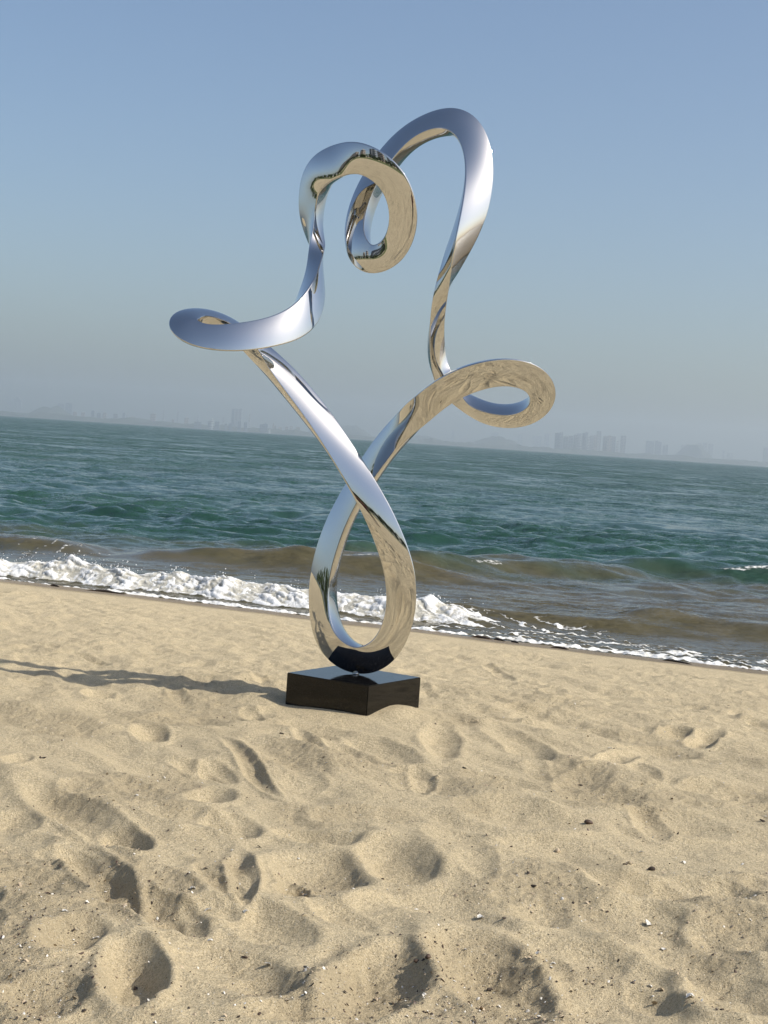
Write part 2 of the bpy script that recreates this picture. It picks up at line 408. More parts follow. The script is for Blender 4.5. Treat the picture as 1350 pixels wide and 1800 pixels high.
# ------------------------------------------------------------------ the sea
wv = np.random.default_rng(12)
CHOP = []
for k in range(64):
    L = math.exp(wv.uniform(math.log(0.32), math.log(3.6)))
    th = math.atan2(-SH_N[1], -SH_N[0]) + wv.normal(0.1, 0.75)
    CHOP.append((L, math.cos(th), math.sin(th), wv.uniform(0, 6.28), 0.0054 * L ** 0.72 * wv.uniform(0.5, 1.3)))
def ridge(d, front, back):           # d > 0 seaward of the crest
    return np.where(d < 0, np.exp(-(d / front) ** 2), np.exp(-(d / back) ** 2))
def window(a, a0, a1, s0, s1): return smooth(a0 - s0, a0 + s0, a) * smooth(a1 + s1, a1 - s1, a)
def sea_surface(x, y):
    a = shore_a(x, y); v = shore_v(x, y)
    wx = x + 0.5 * noise2(x * 0.22, y * 0.22); wy = y + 0.5 * noise2(x * 0.22 + 31, y * 0.22)
    h = np.zeros_like(x)
    for (L, cx, cy, ph, A) in CHOP:
        h += A * (np.exp(0.8 * np.sin(6.2832 / L * (wx * cx + wy * cy) + ph)) - 1.166)
    h *= 0.75 + 0.8 * np.clip(noise2(x * 0.06, y * 0.045 + 7) + 0.25, -0.4, 1)
    h *= 0.26 + 0.74 * smooth(1.0, 10, v)
    jit = 0.22 * noise2(a * 0.7, v * 0 + 3.3) + 0.07 * noise2(a * 2.4, v * 0 + 8.8)
    foam = np.zeros_like(x)
    # the bore breaking on the sand
    c = 0.82 + jit + 0.10 * smooth(3, 6, a) - 0.05 * smooth(2.0, -1.0, a)
    bw = window(a, -9, 5.5, 1.0, 0.55)
    lump = 0.8 + 0.3 * fbm(x * 2.6, y * 2.6, 2)
    bore = ridge(v - c, 0.26, 0.5) * bw * 0.20 * lump
    h += bore
    foam = np.maximum(foam, bw * smooth(-0.46, -0.3, v - c) * smooth(0.42, 0.02, v - c))
    foam = np.maximum(foam, bw * 0.42 * smooth(1.0, 0.3, v - c) * (v > c))
    # the brown swell to its right, not yet breaking
    c2 = 2.55 + 0.09 * (a - 6) + 0.6 * jit
    sw = window(a, 6.4, 11.5, 0.9, 1.5)
    h += 0.22 * ridge(v - c2, 0.42, 0.8) * sw * (0.85 + 0.3 * noise2(a * 1.1, 2.2))
    c2b = 1.55 + 0.16 * (a - 4.5) + 0.5 * jit
    h += 0.10 * ridge(v - c2b, 0.25, 0.5) * window(a, 4.6, 7.6, 0.6, 0.8)
    # the wave behind, curling behind the sculpture
    c3 = 5.15 + 0.33 * (a - 0.6) + 0.8 * jit
    m3 = window(a, -0.7, 3.1, 0.8, 0.8)
    h += 0.27 * ridge(v - c3, 0.5, 1.1) * m3 * (0.8 + 0.4 * noise2(a * 1.3 + 9, v * 0.4))
    crest = np.exp(-((v - c3 - 0.05) / 0.10) ** 2) * window(a, -0.1, 2.4, 0.2, 0.4) * smooth(-0.1, 0.35, noise2(a * 2.1, 5.5) + 0.25)
    foam = np.maximum(foam, 0.62 * crest)
    c4 = 7.7 + 1.0 * (a - 3.0) + jit * 1.5
    h += 0.21 * ridge((v - c4) * 0.72, 0.5, 1.2) * window(a, 1.6, 4.9, 0.7, 0.7)
    foam = np.maximum(foam, 0.5 * np.exp(-(((v - c4 + 0.35)) / 0.22) ** 2) * window(a, 3.0, 3.45, 0.1, 0.1))
    c5 = 11.3 + 0.3 * (a - 6.5) + jit * 1.5
    h += 0.18 * ridge(v - c5, 0.5, 1.2) * window(a, 4.7, 9.0, 0.7, 1.2)
    foam = np.maximum(foam, 0.6 * np.exp(-((v - c5) / 0.16) ** 2) * window(a, 6.0, 7.2, 0.2, 0.3))
    c6 = 3.9 + 0.15 * (a + 2) + 0.7 * jit
    h += 0.16 * ridge(v - c6, 0.4, 0.9) * window(a, -7, -1.6, 1, 0.4)
    web = np.exp(-(noise2(a * 1.5 + 11, v * 1.3) / 0.07) ** 2)
    foam = np.maximum(foam, 0.55 * web * window(a, -2.6, -0.7, 0.3, 0.15) * window(v, 2.5, 4.3, 0.3, 0.3))
    # thin lace of foam left on the sliding sheet, right of the breaking part
    lace = np.exp(-(fbm(a * 1.3 + 2, v * 3.2 + 4, 2) / 0.14) ** 2)
    foam = np.maximum(foam, 0.95 * lace * window(a, 4.7, 7.0, 0.4, 0.7) * window(v, 0.25, 1.7, 0.15, 0.5))
    foam = np.maximum(foam, 0.75 * lace * window(a, 6, 12, 0.4, 1) * window(v, 0.1, 1.2, 0.15, 0.5))
    edge = 0.10 + 0.16 * noise2(a * 0.9, 1.7) + 0.05 * noise2(a * 4, 2.7)
    foam = np.maximum(foam, 0.85 * smooth(-0.02, 0.03, v) * smooth(edge + 0.12, edge, v))
    # white horses far out
    horses = smooth(0.80, 0.95, noise2(x * 0.09, y * 0.035 + 3)) * smooth(0.35, 0.6, noise2(x * 0.5, y * 0.16)) * smooth(22, 60, v)
    foam = np.maximum(foam, 0.9 * horses)
    turb = smooth(11.0, 3.6, v - 0.45 * np.clip(a, -4, 9) + 2.0 * noise2(a * 0.22, v * 0.8) + 1.1 * noise2(a * 0.7 + 9, v * 2.1))
    turb = np.maximum(turb, 0.85 * smooth(6.5, 3.4, v + 0.9 * noise2(a * 0.4, v * 1.5)))
    return h, foam, turb
r1 = rows_from(13.3, 19.5, lambda y: 0.024)
r2 = rows_from(r1[-1] + .03, 9200, lambda y: y * y * 1.9e-4, 0.03)
x, y = sheet(r1 + r2, 560, 0.05, 1.18, 2600)
xf, yf = x.ravel(), y.ravel()
h, foam, turb = sea_surface(xf, yf)
lum = foam * smooth(8, 2, shore_v(xf, yf))
h = h + 0.035 * lum * fbm(xf * 9, yf * 9, 3)
me = np_mesh('sea', np.stack([xf, yf, SEA + h], 1), grid_faces(*x.shape), M_sea)
attr(me, 'foam', foam); attr(me, 'turbid', turb)
tag(link('sea', me), kind='structure')

# churned foam riding on the bore: a billowed sheet plus flung droplets
def ico(sub):
    bm = bmesh.new(); bmesh.ops.create_icosphere(bm, subdivisions=sub, radius=1.0)
    V = np.array([v.co[:] for v in bm.verts]); Fc = np.array([[v.index for v in f.verts] for f in bm.faces]); bm.free()
    return V, Fc
def crest_line(a):
    return 0.82 + 0.22 * noise2(a * 0.7, a * 0 + 3.3) + 0.07 * noise2(a * 2.4, a * 0 + 8.8) + 0.10 * smooth(3, 6, a) - 0.05 * smooth(2.0, -1.0, a)
def billow(x, y, z):
    t = 0; k = 1.0
    for sc_ in (4.5, 10.0, 24.0, 60.0):
        nz = noise2(x * sc_ + z * 7, y * sc_ + sc_)
        t = t + k * (0.55 * (np.abs(nz) * 1.9 - 0.55) + 0.6 * noise2(x * sc_ * 0.8 + 31, y * sc_ * 0.8 - z)); k *= 0.55
    return t
ga, gw = np.meshgrid(np.linspace(-3.6, 6.2, 1150), np.linspace(-0.50, 0.62, 84))
gv = crest_line(ga) + gw
fx = SH_O[0] + ga * SH_N[1] + gv * SH_N[0]; fy = SH_O[1] - ga * SH_N[0] + gv * SH_N[1]
base_h = sea_surface(fx.ravel(), fy.ravel())[0].reshape(fx.shape)
ragged = 0.16 * fbm(ga * 1.9, gw * 2.2, 3)
thick = smooth(-0.48 , -0.24, gw + 0.5 * ragged) * smooth(0.48, -0.02, gw + ragged) * smooth(5.9, 5.0, ga + 2.2 * ragged) * smooth(-4.5, -3.0, ga)
thick = thick * (0.78 + 0.34 * np.clip(fbm(ga * 1.5 + 40, gw * 1.1, 2), -0.8, 1))
bl = billow(fx, fy, gw)
up_ = 0.060 * (thick - 0.24) + 0.039 * bl * np.clip(thick, 0, 1)
fz = SEA + base_h + up_
push = -0.05 * np.clip(bl, -0.3, 0.6) * thick          # lobes lean towards the sand
V = np.stack([fx + push * SH_N[0], fy + push * SH_N[1], fz], -1).reshape(-1, 3)
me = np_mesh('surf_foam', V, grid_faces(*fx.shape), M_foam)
attr(me, 'thin', smooth(0.02, -0.22, bl - 0.25 * (1 - thick)) * 0.8)  # browner in the billow dips and where foam cover drops off
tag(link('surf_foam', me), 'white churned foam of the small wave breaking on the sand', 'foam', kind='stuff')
icoV, icoF = ico(1)
n = 1500
aa = _h.uniform(-3.4, 5.6, n)
clus = noise2(aa * 3.1, aa * 0 + 4.4)
vv = crest_line(aa) + _h.normal(-0.02, 0.16, n)
keep = _h.random(n) < smooth(-0.3, 0.5, clus)
aa, vv = aa[keep], vv[keep]
fx = SH_O[0] + aa * SH_N[1] + vv * SH_N[0]; fy = SH_O[1] - aa * SH_N[0] + vv * SH_N[1]
rad = np.exp(_h.normal(math.log(0.0038), 0.5, len(fx))).clip(0.0015, 0.010)
fz = sea_surface(fx, fy)[0] + SEA + 0.05 + 0.10 * _h.random(len(fx)) ** 2.5
V = icoV[None] * (rad[:, None] * _h.uniform(0.7, 1.4, (len(fx), 3)))[:, None, :] + np.stack([fx, fy, fz], 1)[:, None, :]
Fc = icoF[None] + (np.arange(len(fx)) * len(icoV))[:, None, None]
tag(link('spray', np_mesh('spray', V.reshape(-1, 3), Fc.reshape(-1, 3), M_foam)), 'fine white spray flung up along the breaking foam', 'spray', kind='stuff')

# ------------------------------------------------------------------ the sculpture
PATH_POINTS = [-0.0682,8.6221,0.2593,0.0752,8.5635,0.3399,0.1455,8.5116,0.545,0.1261,8.4714,0.7707,0.039,8.4489,0.9718,-0.0667,8.446,1.1533,-0.2129,8.4625,1.3508,-0.3967,8.4887,1.5808,-0.5907,8.5069,1.7892,-0.7459,8.499,1.9447,-0.8747,8.4346,2.0656,-1.0036,8.3324,2.1033,-1.0896,8.2318,2.0828,-1.119,8.1554,2.0303,-1.0885,8.1094,1.9881,-0.9873,8.0941,1.9628,-0.8315,8.119,1.9716,-0.6564,8.1965,2.0216,-0.5266,8.3178,2.1084,-0.4668,8.458,2.2756,-0.4551,8.5892,2.4631,-0.4834,8.6873,2.5863,-0.5177,8.732,2.7342,-0.5094,8.7318,2.8886,-0.4614,8.6865,2.975,-0.3548,8.607,3.0199,-0.2599,8.5356,3.0491,-0.1447,8.4917,3.0022,-0.0326,8.4875,2.9002,0.0224,8.5157,2.7177,-0.0294,8.5549,2.5372,-0.1611,8.5867,2.4747,-0.2322,8.6285,2.5602,-0.2496,8.6939,2.7008,-0.2132,8.7538,2.8754,-0.127,8.7901,3.0575,-0.0132,8.797,3.2113,0.1191,8.7789,3.2907,0.2479,8.7405,3.3108,0.3451,8.6871,3.2329,0.39,8.6288,3.0696,0.3811,8.5724,2.8929,0.3451,8.5254,2.7274,0.2969,8.4995,2.5641,0.2602,8.5111,2.4047,0.2179,8.5641,2.2561,0.2094,8.6347,2.0812,0.2405,8.6903,1.894,0.38,8.6827,1.7774,0.4845,8.6108,1.699,0.6348,8.5223,1.6734,0.7547,8.4204,1.7062,0.8173,8.3185,1.7969,0.7555,8.2319,1.9011,0.599,8.1793,1.9319,0.4363,8.1794,1.8947,0.2975,8.2437,1.8288,0.1996,8.362,1.7333,0.1319,8.5042,1.6197,0.0057,8.6238,1.4797,-0.1136,8.6986,1.2748,-0.2088,8.7418,1.0976,-0.2746,8.7606,0.9003,-0.317,8.7645,0.6804,-0.2969,8.74,0.468,-0.2255,8.6852,0.3244]
SIZE_POINTS = [-2.2879,-2.3504,-2.3457,-2.2887,-2.3591,-2.4049,-2.4304,-2.3385,-2.354,-2.6324,-2.8553,-2.845,-2.5432,-2.2953,-2.4788,-2.5254,-2.3584,-2.3809,-2.2607,-2.2946,-2.9516,-2.9888,-2.4864,-2.296,-2.1133,-2.1541,-2.3194,-2.3566,-2.382,-2.3834,-2.4018,-2.3918,-2.404,-2.4273,-2.4112,-2.4542,-2.4974,-2.4409,-2.3128,-2.3247,-2.3261,-2.2743,-2.3021,-2.5353,-2.9431,-3.1326,-2.756,-2.6963,-2.8521,-2.6221,-2.5388,-2.4822,-2.4532,-2.4158,-2.3832,-2.3354,-2.3015,-2.4377,-2.3393,-2.3361,-2.415,-2.4142,-2.3302,-2.3463,-2.2975,-2.1776]
TURN_POINTS = [1.1909,-0.3196,-1.1476,1.0289,-0.4934,-0.6938,0.8732,-0.6471,-0.2362,0.7588,-0.6936,0.2023,0.6472,-0.6391,0.5904,0.4847,-0.5223,0.9147,0.3004,-0.3156,1.1832,0.1062,-0.025,1.385,-0.0916,0.2149,1.5164,-0.3078,0.2166,1.5572,-0.5556,0.1123,1.4628,-0.7179,0.0271,1.2322,-0.8329,-0.0859,0.8575,-0.9036,-0.1903,0.4082,-0.76,-0.399,0.067,-0.4651,-0.5613,-0.2651,-0.0848,-0.6374,-0.5308,0.3227,-0.6795,-0.6214,0.669,-0.5752,-0.7154,0.8793,-0.2951,-0.9325,0.8998,-0.0274,-1.1484,0.5774,0.0715,-1.2127,-0.3006,0.0917,-1.0834,-0.9299,0.2092,-0.6807,-1.0644,0.3048,-0.1742,-0.8798,0.2311,0.328,-0.5278,0.0105,0.6408,-0.1994,-0.4568,0.6156,0.2438,-0.612,0.4928,0.5718,-0.6012,0.1819,0.6859,-0.4849,-0.2029,0.4683,-0.3997,-0.5317,-0.0574,-0.3653,-0.7161,-0.5641,-0.0954,-0.7676,-0.928,0.0201,-0.5447,-1.0707,0.1449,-0.2135,-1.01,0.2569,0.145,-0.7935,0.2733,0.485,-0.453,0.231,0.7352,-0.0582,0.0533,0.864,0.3904,-0.0505,0.856,0.8056,-0.0226,0.7374,1.1121,0.0971,0.5595,1.2423,0.2284,0.395,1.1312,0.3325,0.3082,0.6799,0.5258,0.3326,-0.0609,0.6662,0.4485,-0.7261,0.6757,0.6365,-0.9514,0.7296,0.9249,-0.7007,0.8761,1.2398,-0.4215,1.0537,1.2188,-0.3669,1.0393,1.0493,-0.3757,0.9211,0.8793,-0.3886,0.8767,0.6923,-0.4529,0.8795,0.5598,-0.4998,0.9422,0.4694,-0.5017,1.0205,0.4075,-0.3834,1.0743,0.306,-0.0657,1.0772,0.0319,0.3611,1.0238,-0.3657,0.5112,1.0217,-0.4198,0.6003,0.9101,-0.4485,0.6008,0.8441,-0.3847,0.6252,0.7866,-0.2361,0.6808,0.7154,-0.088,0.6861,0.6871,0.0682,0.6406,0.6903,0.2141,0.5223,0.7285,0.3689,0.4219,0.7461,0.5497,0.3254,0.7637,0.7211,0.231,0.7809,0.8888]

K, NST = 66, 132
cp = np.array(PATH_POINTS).reshape(K, 3); sp = np.array(SIZE_POINTS); tp = np.array(TURN_POINTS).reshape(K + 5, 3)
NR = 132 * 8
tt = np.arange(NR) * NST / NR * K / NST
ii = np.floor(tt).astype(int); f = tt - ii
wb = np.stack([(1 - f) ** 3, 3 * f ** 3 - 6 * f ** 2 + 4, -3 * f ** 3 + 3 * f ** 2 + 3 * f + 1, f ** 3], 1) / 6
db = np.stack([-3 * (1 - f) ** 2, 9 * f ** 2 - 12 * f, -9 * f ** 2 + 6 * f + 3, 3 * f ** 2], 1) / 6
C = sum(wb[:, j:j + 1] * cp[(ii + j - 1) % K] for j in range(4))
T = sum(db[:, j:j + 1] * cp[(ii + j - 1) % K] for j in range(4))
S = np.exp(sum(wb[:, j] * sp[(ii + j - 1) % K] for j in range(4)))
D = sum(wb[:, j:j + 1] * tp[np.clip(ii + j, 0, K + 4)] for j in range(4))
T /= np.linalg.norm(T, axis=1, keepdims=True)
D -= T * (T * D).sum(1, keepdims=True); D /= np.linalg.norm(D, axis=1, keepdims=True)
# close the twist exactly: one turn of the loop carries corner 0 to corner 1
ue = NST * K / NST; ie = int(ue); De = (tp[ie] + 4 * tp[ie + 1] + tp[ie + 2]) / 6
De = De - T[0] * (T[0] @ De); De /= np.linalg.norm(De)
B0 = -np.cross(T[0], D[0])
want = math.cos(2 * math.pi / 3) * D[0] - math.sin(2 * math.pi / 3) * B0
best = None
for sg in (1, -1):
    cand = math.cos(2 * math.pi / 3) * D[0] + sg * math.sin(2 * math.pi / 3) * B0
    if best is None or cand @ De > best @ De: best = cand
gap = math.atan2(np.cross(De, best) @ T[0], De @ best)
wgt = smooth(NR * 0.90, NR, np.arange(NR)) * gap
D = D * np.cos(wgt)[:, None] + np.cross(T, D) * np.sin(wgt)[:, None]
B = -np.cross(T, D)
# one third of the rounded-triangle section, from corner 0 to corner 1, in units of the corner radius
SAG = 0.062 * math.sqrt(3)
def section():
    p0 = np.array([1.0, 0]); p1 = np.array([math.cos(2 * math.pi / 3), math.sin(2 * math.pi / 3)])
    mid = (p0 + p1) / 2; out = mid / np.linalg.norm(mid); along = (p1 - p0)
    t = np.array([0.0, 0.010, 0.022, 0.037, 0.06, 0.12, 0.2, 0.3, 0.4, 0.5, 0.6, 0.7, 0.8, 0.88, 0.94, 0.963, 0.978, 0.990])
    pts = p0 + t[:, None] * along + (SAG * 4 * t * (1 - t))[:, None] * out
    rr = np.linalg.norm(pts, axis=1)
    e = np.minimum(t, 1 - t) / 0.037
    pull = np.where(e < 1, (1 - e) ** 2 * 0.030, 0)       # a small radius on each corner
    return pts * (1 - pull / rr)[:, None]
sec = section(); nm = len(sec)
full = np.concatenate([sec @ np.array([[math.cos(k * 2 * math.pi / 3), math.sin(k * 2 * math.pi / 3)], [-math.sin(k * 2 * math.pi / 3), math.cos(k * 2 * math.pi / 3)]]) for k in range(3)])
V = C[:, None, :] + S[:, None, None] * (full[None, :, 0:1] * D[:, None, :] + full[None, :, 1:2] * B[:, None, :])
idx = np.arange(NR * 3 * nm).reshape(NR, 3 * nm)
Dl = D[-1]; B_ = -np.cross(T, D)
shift = nm if (math.cos(2 * math.pi / 3) * D[0] + math.sin(2 * math.pi / 3) * B_[0]) @ Dl < 0.5 else -nm
nxt = np.concatenate([idx[1:], np.roll(idx[:1], shift, axis=1)])        # the band closes on itself after a third of a turn
Fq = np.stack([idx, np.roll(idx, -1, 1), np.roll(nxt, -1, 1), nxt], -1).reshape(-1, 4)
art = empty('ribbon_sculpture', (BASE_C[0], BASE_C[1], 0.0))
tag(art, 'tall mirror-polished steel loop sculpture on a black granite block in the sand', 'sculpture')
org = np.array([BASE_C[0], BASE_C[1], 0.0])
me = np_mesh('ribbon', (V - org).reshape(-1, 3), Fq, M_steel)
bm = bmesh.new(); bm.from_mesh(me); bmesh.ops.recalc_face_normals(bm, faces=bm.faces); bm.to_mesh(me); bm.free()
link('ribbon', me, art)
low = V.reshape(-1, 3)[V.reshape(-1, 3)[:, 2].argmin()]
TOP = 0.18
bm = bmesh.new()
crn = [(-0.479, 8.512), (-0.021, 8.228), (0.271, 8.666)]
crn.append((crn[0][0] + crn[2][0] - crn[1][0], crn[0][1] + crn[2][1] - crn[1][1]))
lo = [bm.verts.new((px - org[0], py - org[1], -0.12)) for px, py in crn]
hi = [bm.verts.new((px - org[0], py - org[1], TOP)) for px, py in crn]
bm.faces.new(hi); bm.faces.new(lo[::-1])
for k in range(4): bm.faces.new((lo[k], lo[(k + 1) % 4], hi[(k + 1) % 4], hi[k]))
bmesh.ops.recalc_face_normals(bm, faces=bm.faces)
bmesh.ops.bevel(bm, geom=[e for e in bm.edges], offset=0.004, segments=2, affect='EDGES')
me = bpy.data.meshes.new('granite_block'); bm.to_mesh(me); bm.free(); me.materials.append(M_granite)
link('granite_block', me, art)
bm = bmesh.new()
bmesh.ops.create_cone(bm, cap_ends=True, segments=20, radius1=0.011, radius2=0.009, depth=0.05, matrix=Matrix.Translation((low[0] - org[0], low[1] - org[1] , 0.199)))
bmesh.ops.create_cone(bm, cap_ends=True, segments=20, radius1=0.02, radius2=0.018, depth=0.008, matrix=Matrix.Translation((low[0] - org[0], low[1] - org[1], 0.184)))
me = bpy.data.meshes.new('mounting_pin'); bm.to_mesh(me); bm.free(); me.materials.append(M_steel)
for p in me.polygons: p.use_smooth = True
link('mounting_pin', me, art)

# ------------------------------------------------------------------ far shore across the water
M_land = mat('far_land', (0.07, 0.085, 0.055), 0.95)
M_conc = [mat('far_concrete_%s' % nme, c, 0.85) for nme, c in (('grey', (0.34, 0.34, 0.35)), ('blue_grey', (0.22, 0.25, 0.30)), ('pale', (0.55, 0.54, 0.52)), ('white', (0.82, 0.82, 0.80)), ('buff', (0.42, 0.36, 0.31)))]
M_fwin = mat('far_window_bands', (0.09, 0.11, 0.13), 0.25)
for mm in M_conc:
    s = NT(mm); b0 = tuple(s.b.inputs['Base Color'].default_value)[:3]
    s.l(s.ramp(s.noise(s.pos(), 0.05, 3), [(0.3, tuple(q * 0.85 for q in b0)), (0.7, b0)]), s.b.inputs['Base Color'])
s = NT(M_land)
s.l(s.ramp(s.noise(s.pos(), 0.03, 4), [(0.35, (0.02, 0.03, 0.02)), (0.65, (0.065, 0.07, 0.05))]), s.b.inputs['Base Color'])
FAR = 9400.0
def far_x(px, d): return at_depth(px, 775, d).x
# low wooded coast: a long low bank, lumpy along its top
xs = np.arange(-4400, 4401, 11.0); ys = np.array([9000, 9020, 9060, 9160, 9320, 9700, 10400, 11400.0])
X2, Y2 = np.meshgrid(xs, ys)
top = 22 + 14 * np.clip(fbm(xs * 0.006, xs * 0 + 2, 3) + 0.3, 0, 2) + 7.0 * noise2(xs * 0.04, xs * 0 + 4)
prof = np.array([-2.0, 1.0, 0.55, 0.9, 1.0, 0.9, 0.8, -2])
Z2 = SEA + np.where(prof[:, None] < 0, -2.0, prof[:, None] * top[None, :] * (1 + 0.25 * noise2(X2 * 0.03, Y2 * 0.05)))
Z2[1] = SEA + 2.0
me = np_mesh('far_shore', np.stack([X2.ravel(), Y2.ravel(), Z2.ravel()], 1), grid_faces(*X2.shape), M_land, smooth=False)
tag(link('far_shore', me), kind='structure')
def hill(pl, pr, ptop, d, seed):
    d = d * 2
    x0, x1 = far_x(pl, d), far_x(pr, d); base_px = 730 + 0.0667 * (pl + pr) / 2
    H = (base_px - ptop) * d / FOCAL
    gx = np.linspace(x0, x1, 50); gy = np.linspace(d - 100, d + 900, 12)
    A, Bq = np.meshgrid(gx, gy)
    e = np.sin(np.pi * (A - x0) / (x1 - x0)).clip(0) ** 0.8 * np.sin(np.pi * (Bq - gy[0]) / (gy[-1] - gy[0])).clip(0) ** 0.5
    Zq = SEA - 3 + (H + 3) * e * (1 + 0.22 * fbm(A * 0.012 + seed, Bq * 0.01, 3))
    tag(link('far_hill', np_mesh('far_hill', np.stack([A.ravel(), Bq.ravel(), Zq.ravel()], 1), grid_faces(*A.shape), M_land)), kind='structure')
hill(36, 94, 713, 5000, 1); hill(826, 935, 768, 5000, 2); hill(560, 660, 748, 5600, 3); hill(690, 800, 766, 5400, 5); hill(1215, 1262, 781, 5600, 6)

def tower_mesh(w, dp, H, kind, m):
    """slab with recessed window bands, a roof parapet and a plant room"""
    V, Fc, I = [], [], []
    def box(x0, x1, y0, y1, z0, z1, mi):
        b = len(V)
        V.extend([(x0, y0, z0), (x1, y0, z0), (x1, y1, z0), (x0, y1, z0), (x0, y0, z1), (x1, y0, z1), (x1, y1, z1), (x0, y1, z1)])
        for q in ((0, 1, 5, 4), (1, 2, 6, 5), (2, 3, 7, 6), (3, 0, 4, 7), (4, 5, 6, 7)): Fc.append([b + i for i in q]); I.append(mi)
    fl = max(2, int(H / 9.0)); fh = H / fl
    for k in range(fl):
        box(-w / 2, w / 2, -dp / 2, dp / 2, k * fh, k * fh + fh * 0.55, 0)
        box(-w / 2 + .5, w / 2 - .5, -dp / 2 + .5, dp / 2 - .5, k * fh + fh * 0.55, (k + 1) * fh, 1)
    box(-w / 2 - .2, w / 2 + .2, -dp / 2 - .2, dp / 2 + .2, H, H + 1.6, 0)
    if kind % 3 == 0: box(-w * .2, w * .22, -dp * .3, dp * .3, H + 1.6, H + 6, 0)
    elif kind % 3 == 1: box(-w * .42, -w * .08, -dp * .3, dp * .3, H + 1.6, H + 4.5, 0); box(w * .1, w * .4, -dp * .3, dp * .3, H + 1.6, H + 5, 0)
    else: box(-w * .05, w * .05, -dp * .2, dp * .2, H + 1.6, H + 9, 0)
    if w > 16: box(-w * .06, w * .06, -dp / 2 - 1.5, -dp / 2 + 1, 0, H, 0)
    return np_mesh('tower_block', np.array(V), np.array(Fc), [m, M_fwin], smooth=False, mat_index=I)
def tower(pl, pr, ptop, label, group, m=0, d=FAR + 120, name='tower_block', cat='tower block', kind=None):
    if d < 7000: d = d * 2
    xc = (far_x(pl, d) + far_x(pr, d)) / 2; w = abs(far_x(pr, d) - far_x(pl, d))
    base_px = 730 + 0.0667 * (pl + pr) / 2
    H = max(6.0, (base_px - ptop) * d / FOCAL + 1.5)
    k = int(pl * 7 + pr) if kind is None else kind
    o = link(name, tower_mesh(w, min(max(w * .7, 16), 45), H, k, M_conc[m]), None, (xc, d, SEA + 1.0))
    o.name = name
    return tag(o, label, cat, group)
ORD = ['first','second','third','fourth','fifth','sixth','seventh','eighth','ninth','tenth','eleventh','twelfth','thirteenth','fourteenth','fifteenth','sixteenth']
def row(items, label, group, m, d, jit=0):
    for k, (a, b, t) in enumerate(sorted(items)):
        tower(a, b, t, label % ORD[k], group, m if isinstance(m, int) else random.choice(m), d + jit * random.random())
G1, L1 = 'hazy towers of the dense cluster below the right loop', 'hazy blue-grey tower, %s from the left in the dense cluster under the right loop'
row([(975,983,762),(983,989,761),(990,998,768),(999,1007,767),(1008,1014,765),(1014,1021,763),(1023,1028,762),(1028,1033,761),(1036,1043,767),(1043,1050,766),(1048,1056,759),(1060,1067,768),(1067,1075,767),(1075,1082,768),(1091,1100,767)],
    L1, G1, [0, 0, 4], FAR + 200, 60)
row([(1020.5,1023,768),(1033,1036.5,769),(1050.5,1053,770),(1084,1088,776)],
    'slim pale tower wedged into the dense blue-grey cluster, %s such from the left', 'slim pale towers in the dense cluster', 2, FAR + 110)
row([(937,944,768),(944,951,767),(957,961,764),(961,965,763),(862,868,762),(868,875,761),(793,798,757),(910,918,766)],
    'very faint tower beyond the low hill under the right loop, %s from the left', 'faint towers beyond the low hill', 0, 6300)
row([(1136,1143,776),(1143,1150,777),(1152,1158,776),(1158,1163,778),(1166,1170,784),(1171,1175,783)],
    'hazy mid-height block just right of the dense cluster, %s from that cluster', 'hazy blocks right of the dense cluster', 1, 5300)
row([(1198,1206,783),(1207,1214,784),(1215,1222,783),(1226,1233,780),(1236,1243,779),(1246,1254,781),(1272,1275,793),(1280,1289,797)],
    'faint grey block in the thinning right-hand skyline, %s from its left', 'faint blocks towards the right end', 0, 6000)
tower(1344, 1354, 788, 'faint grey tower alone at the right end of the skyline', None, 0, 5400)
row([(9,15,699),(17,22,702),(24,30,698),(30,34,703)],
    'barely visible tower at the left end of the skyline, %s from the edge', 'barely visible towers at the left end', 0, 6500)
row([(98,103,710),(104,109,711)],
    'hazy block right of the rounded left hill, first pair, %s from the hill', 'first pair right of the rounded hill', 1, 5600)
row([(112,117,709),(118,123,710)],
    'hazy block right of the rounded left hill, second pair, %s from the hill', 'second pair right of the rounded hill', 1, 5600)
row([(126,132,725),(140,146,726),(158,163,723),(168,174,727),(178,184,726),(197,204,728),(213,217,727),(226,235,734),(262,271,728),(322,329,735),(300,304,738)],
    'low grey block on the wooded coast left of the sculpture, %s from the left', 'low blocks along the left coast', [0, 1, 4], FAR + 60)
row([(219,221,730),(283.5,285.5,721),(309,311,724),(344,346.5,729),(389,391,734)],
    'needle-thin mast-like tower left of the sculpture, %s of five from the left', 'needle-thin towers on the left coast', 0, 5500)
tower(368.5, 373.5, 737.5, 'bright white block, the most visible building on the far shore', None, 3, 9000, kind=2)
tower(364, 369, 741, 'small pale annex touching the bright white block on its left', None, 2, 9020)
tower(404.5, 409, 719, 'narrower tower of the tall twin pair near the left loop', None, 0, 5300)
tower(410, 422, 719, 'broader tower of the tall twin pair near the left loop', None, 0, 5300)
tower(435, 437.5, 728, 'pale needle tower just right of the tall twin pair', None, 2, 9400)
row([(400,406,745),(416,422,742),(427,433,743),(376,384,742),(340,352,742),(455,461,747),(461,469,746),(393,397,746)],
    'dark low waterfront block around the foot of the twin towers, %s from the left', 'dark waterfront blocks beneath the twin pair', 1, 4500)
tower(471.5, 474.5, 757, 'tiny white block at the water line left of the steel strand', None, 3, 4480)
row([(477,484,749),(488,494,752),(500,505,751),(508,513,750),(519,526,752),(478,480,745)],
    'low pale-brown coast block close to the steel strand, %s from the left', 'low pale-brown blocks close to the strand', 4, FAR)

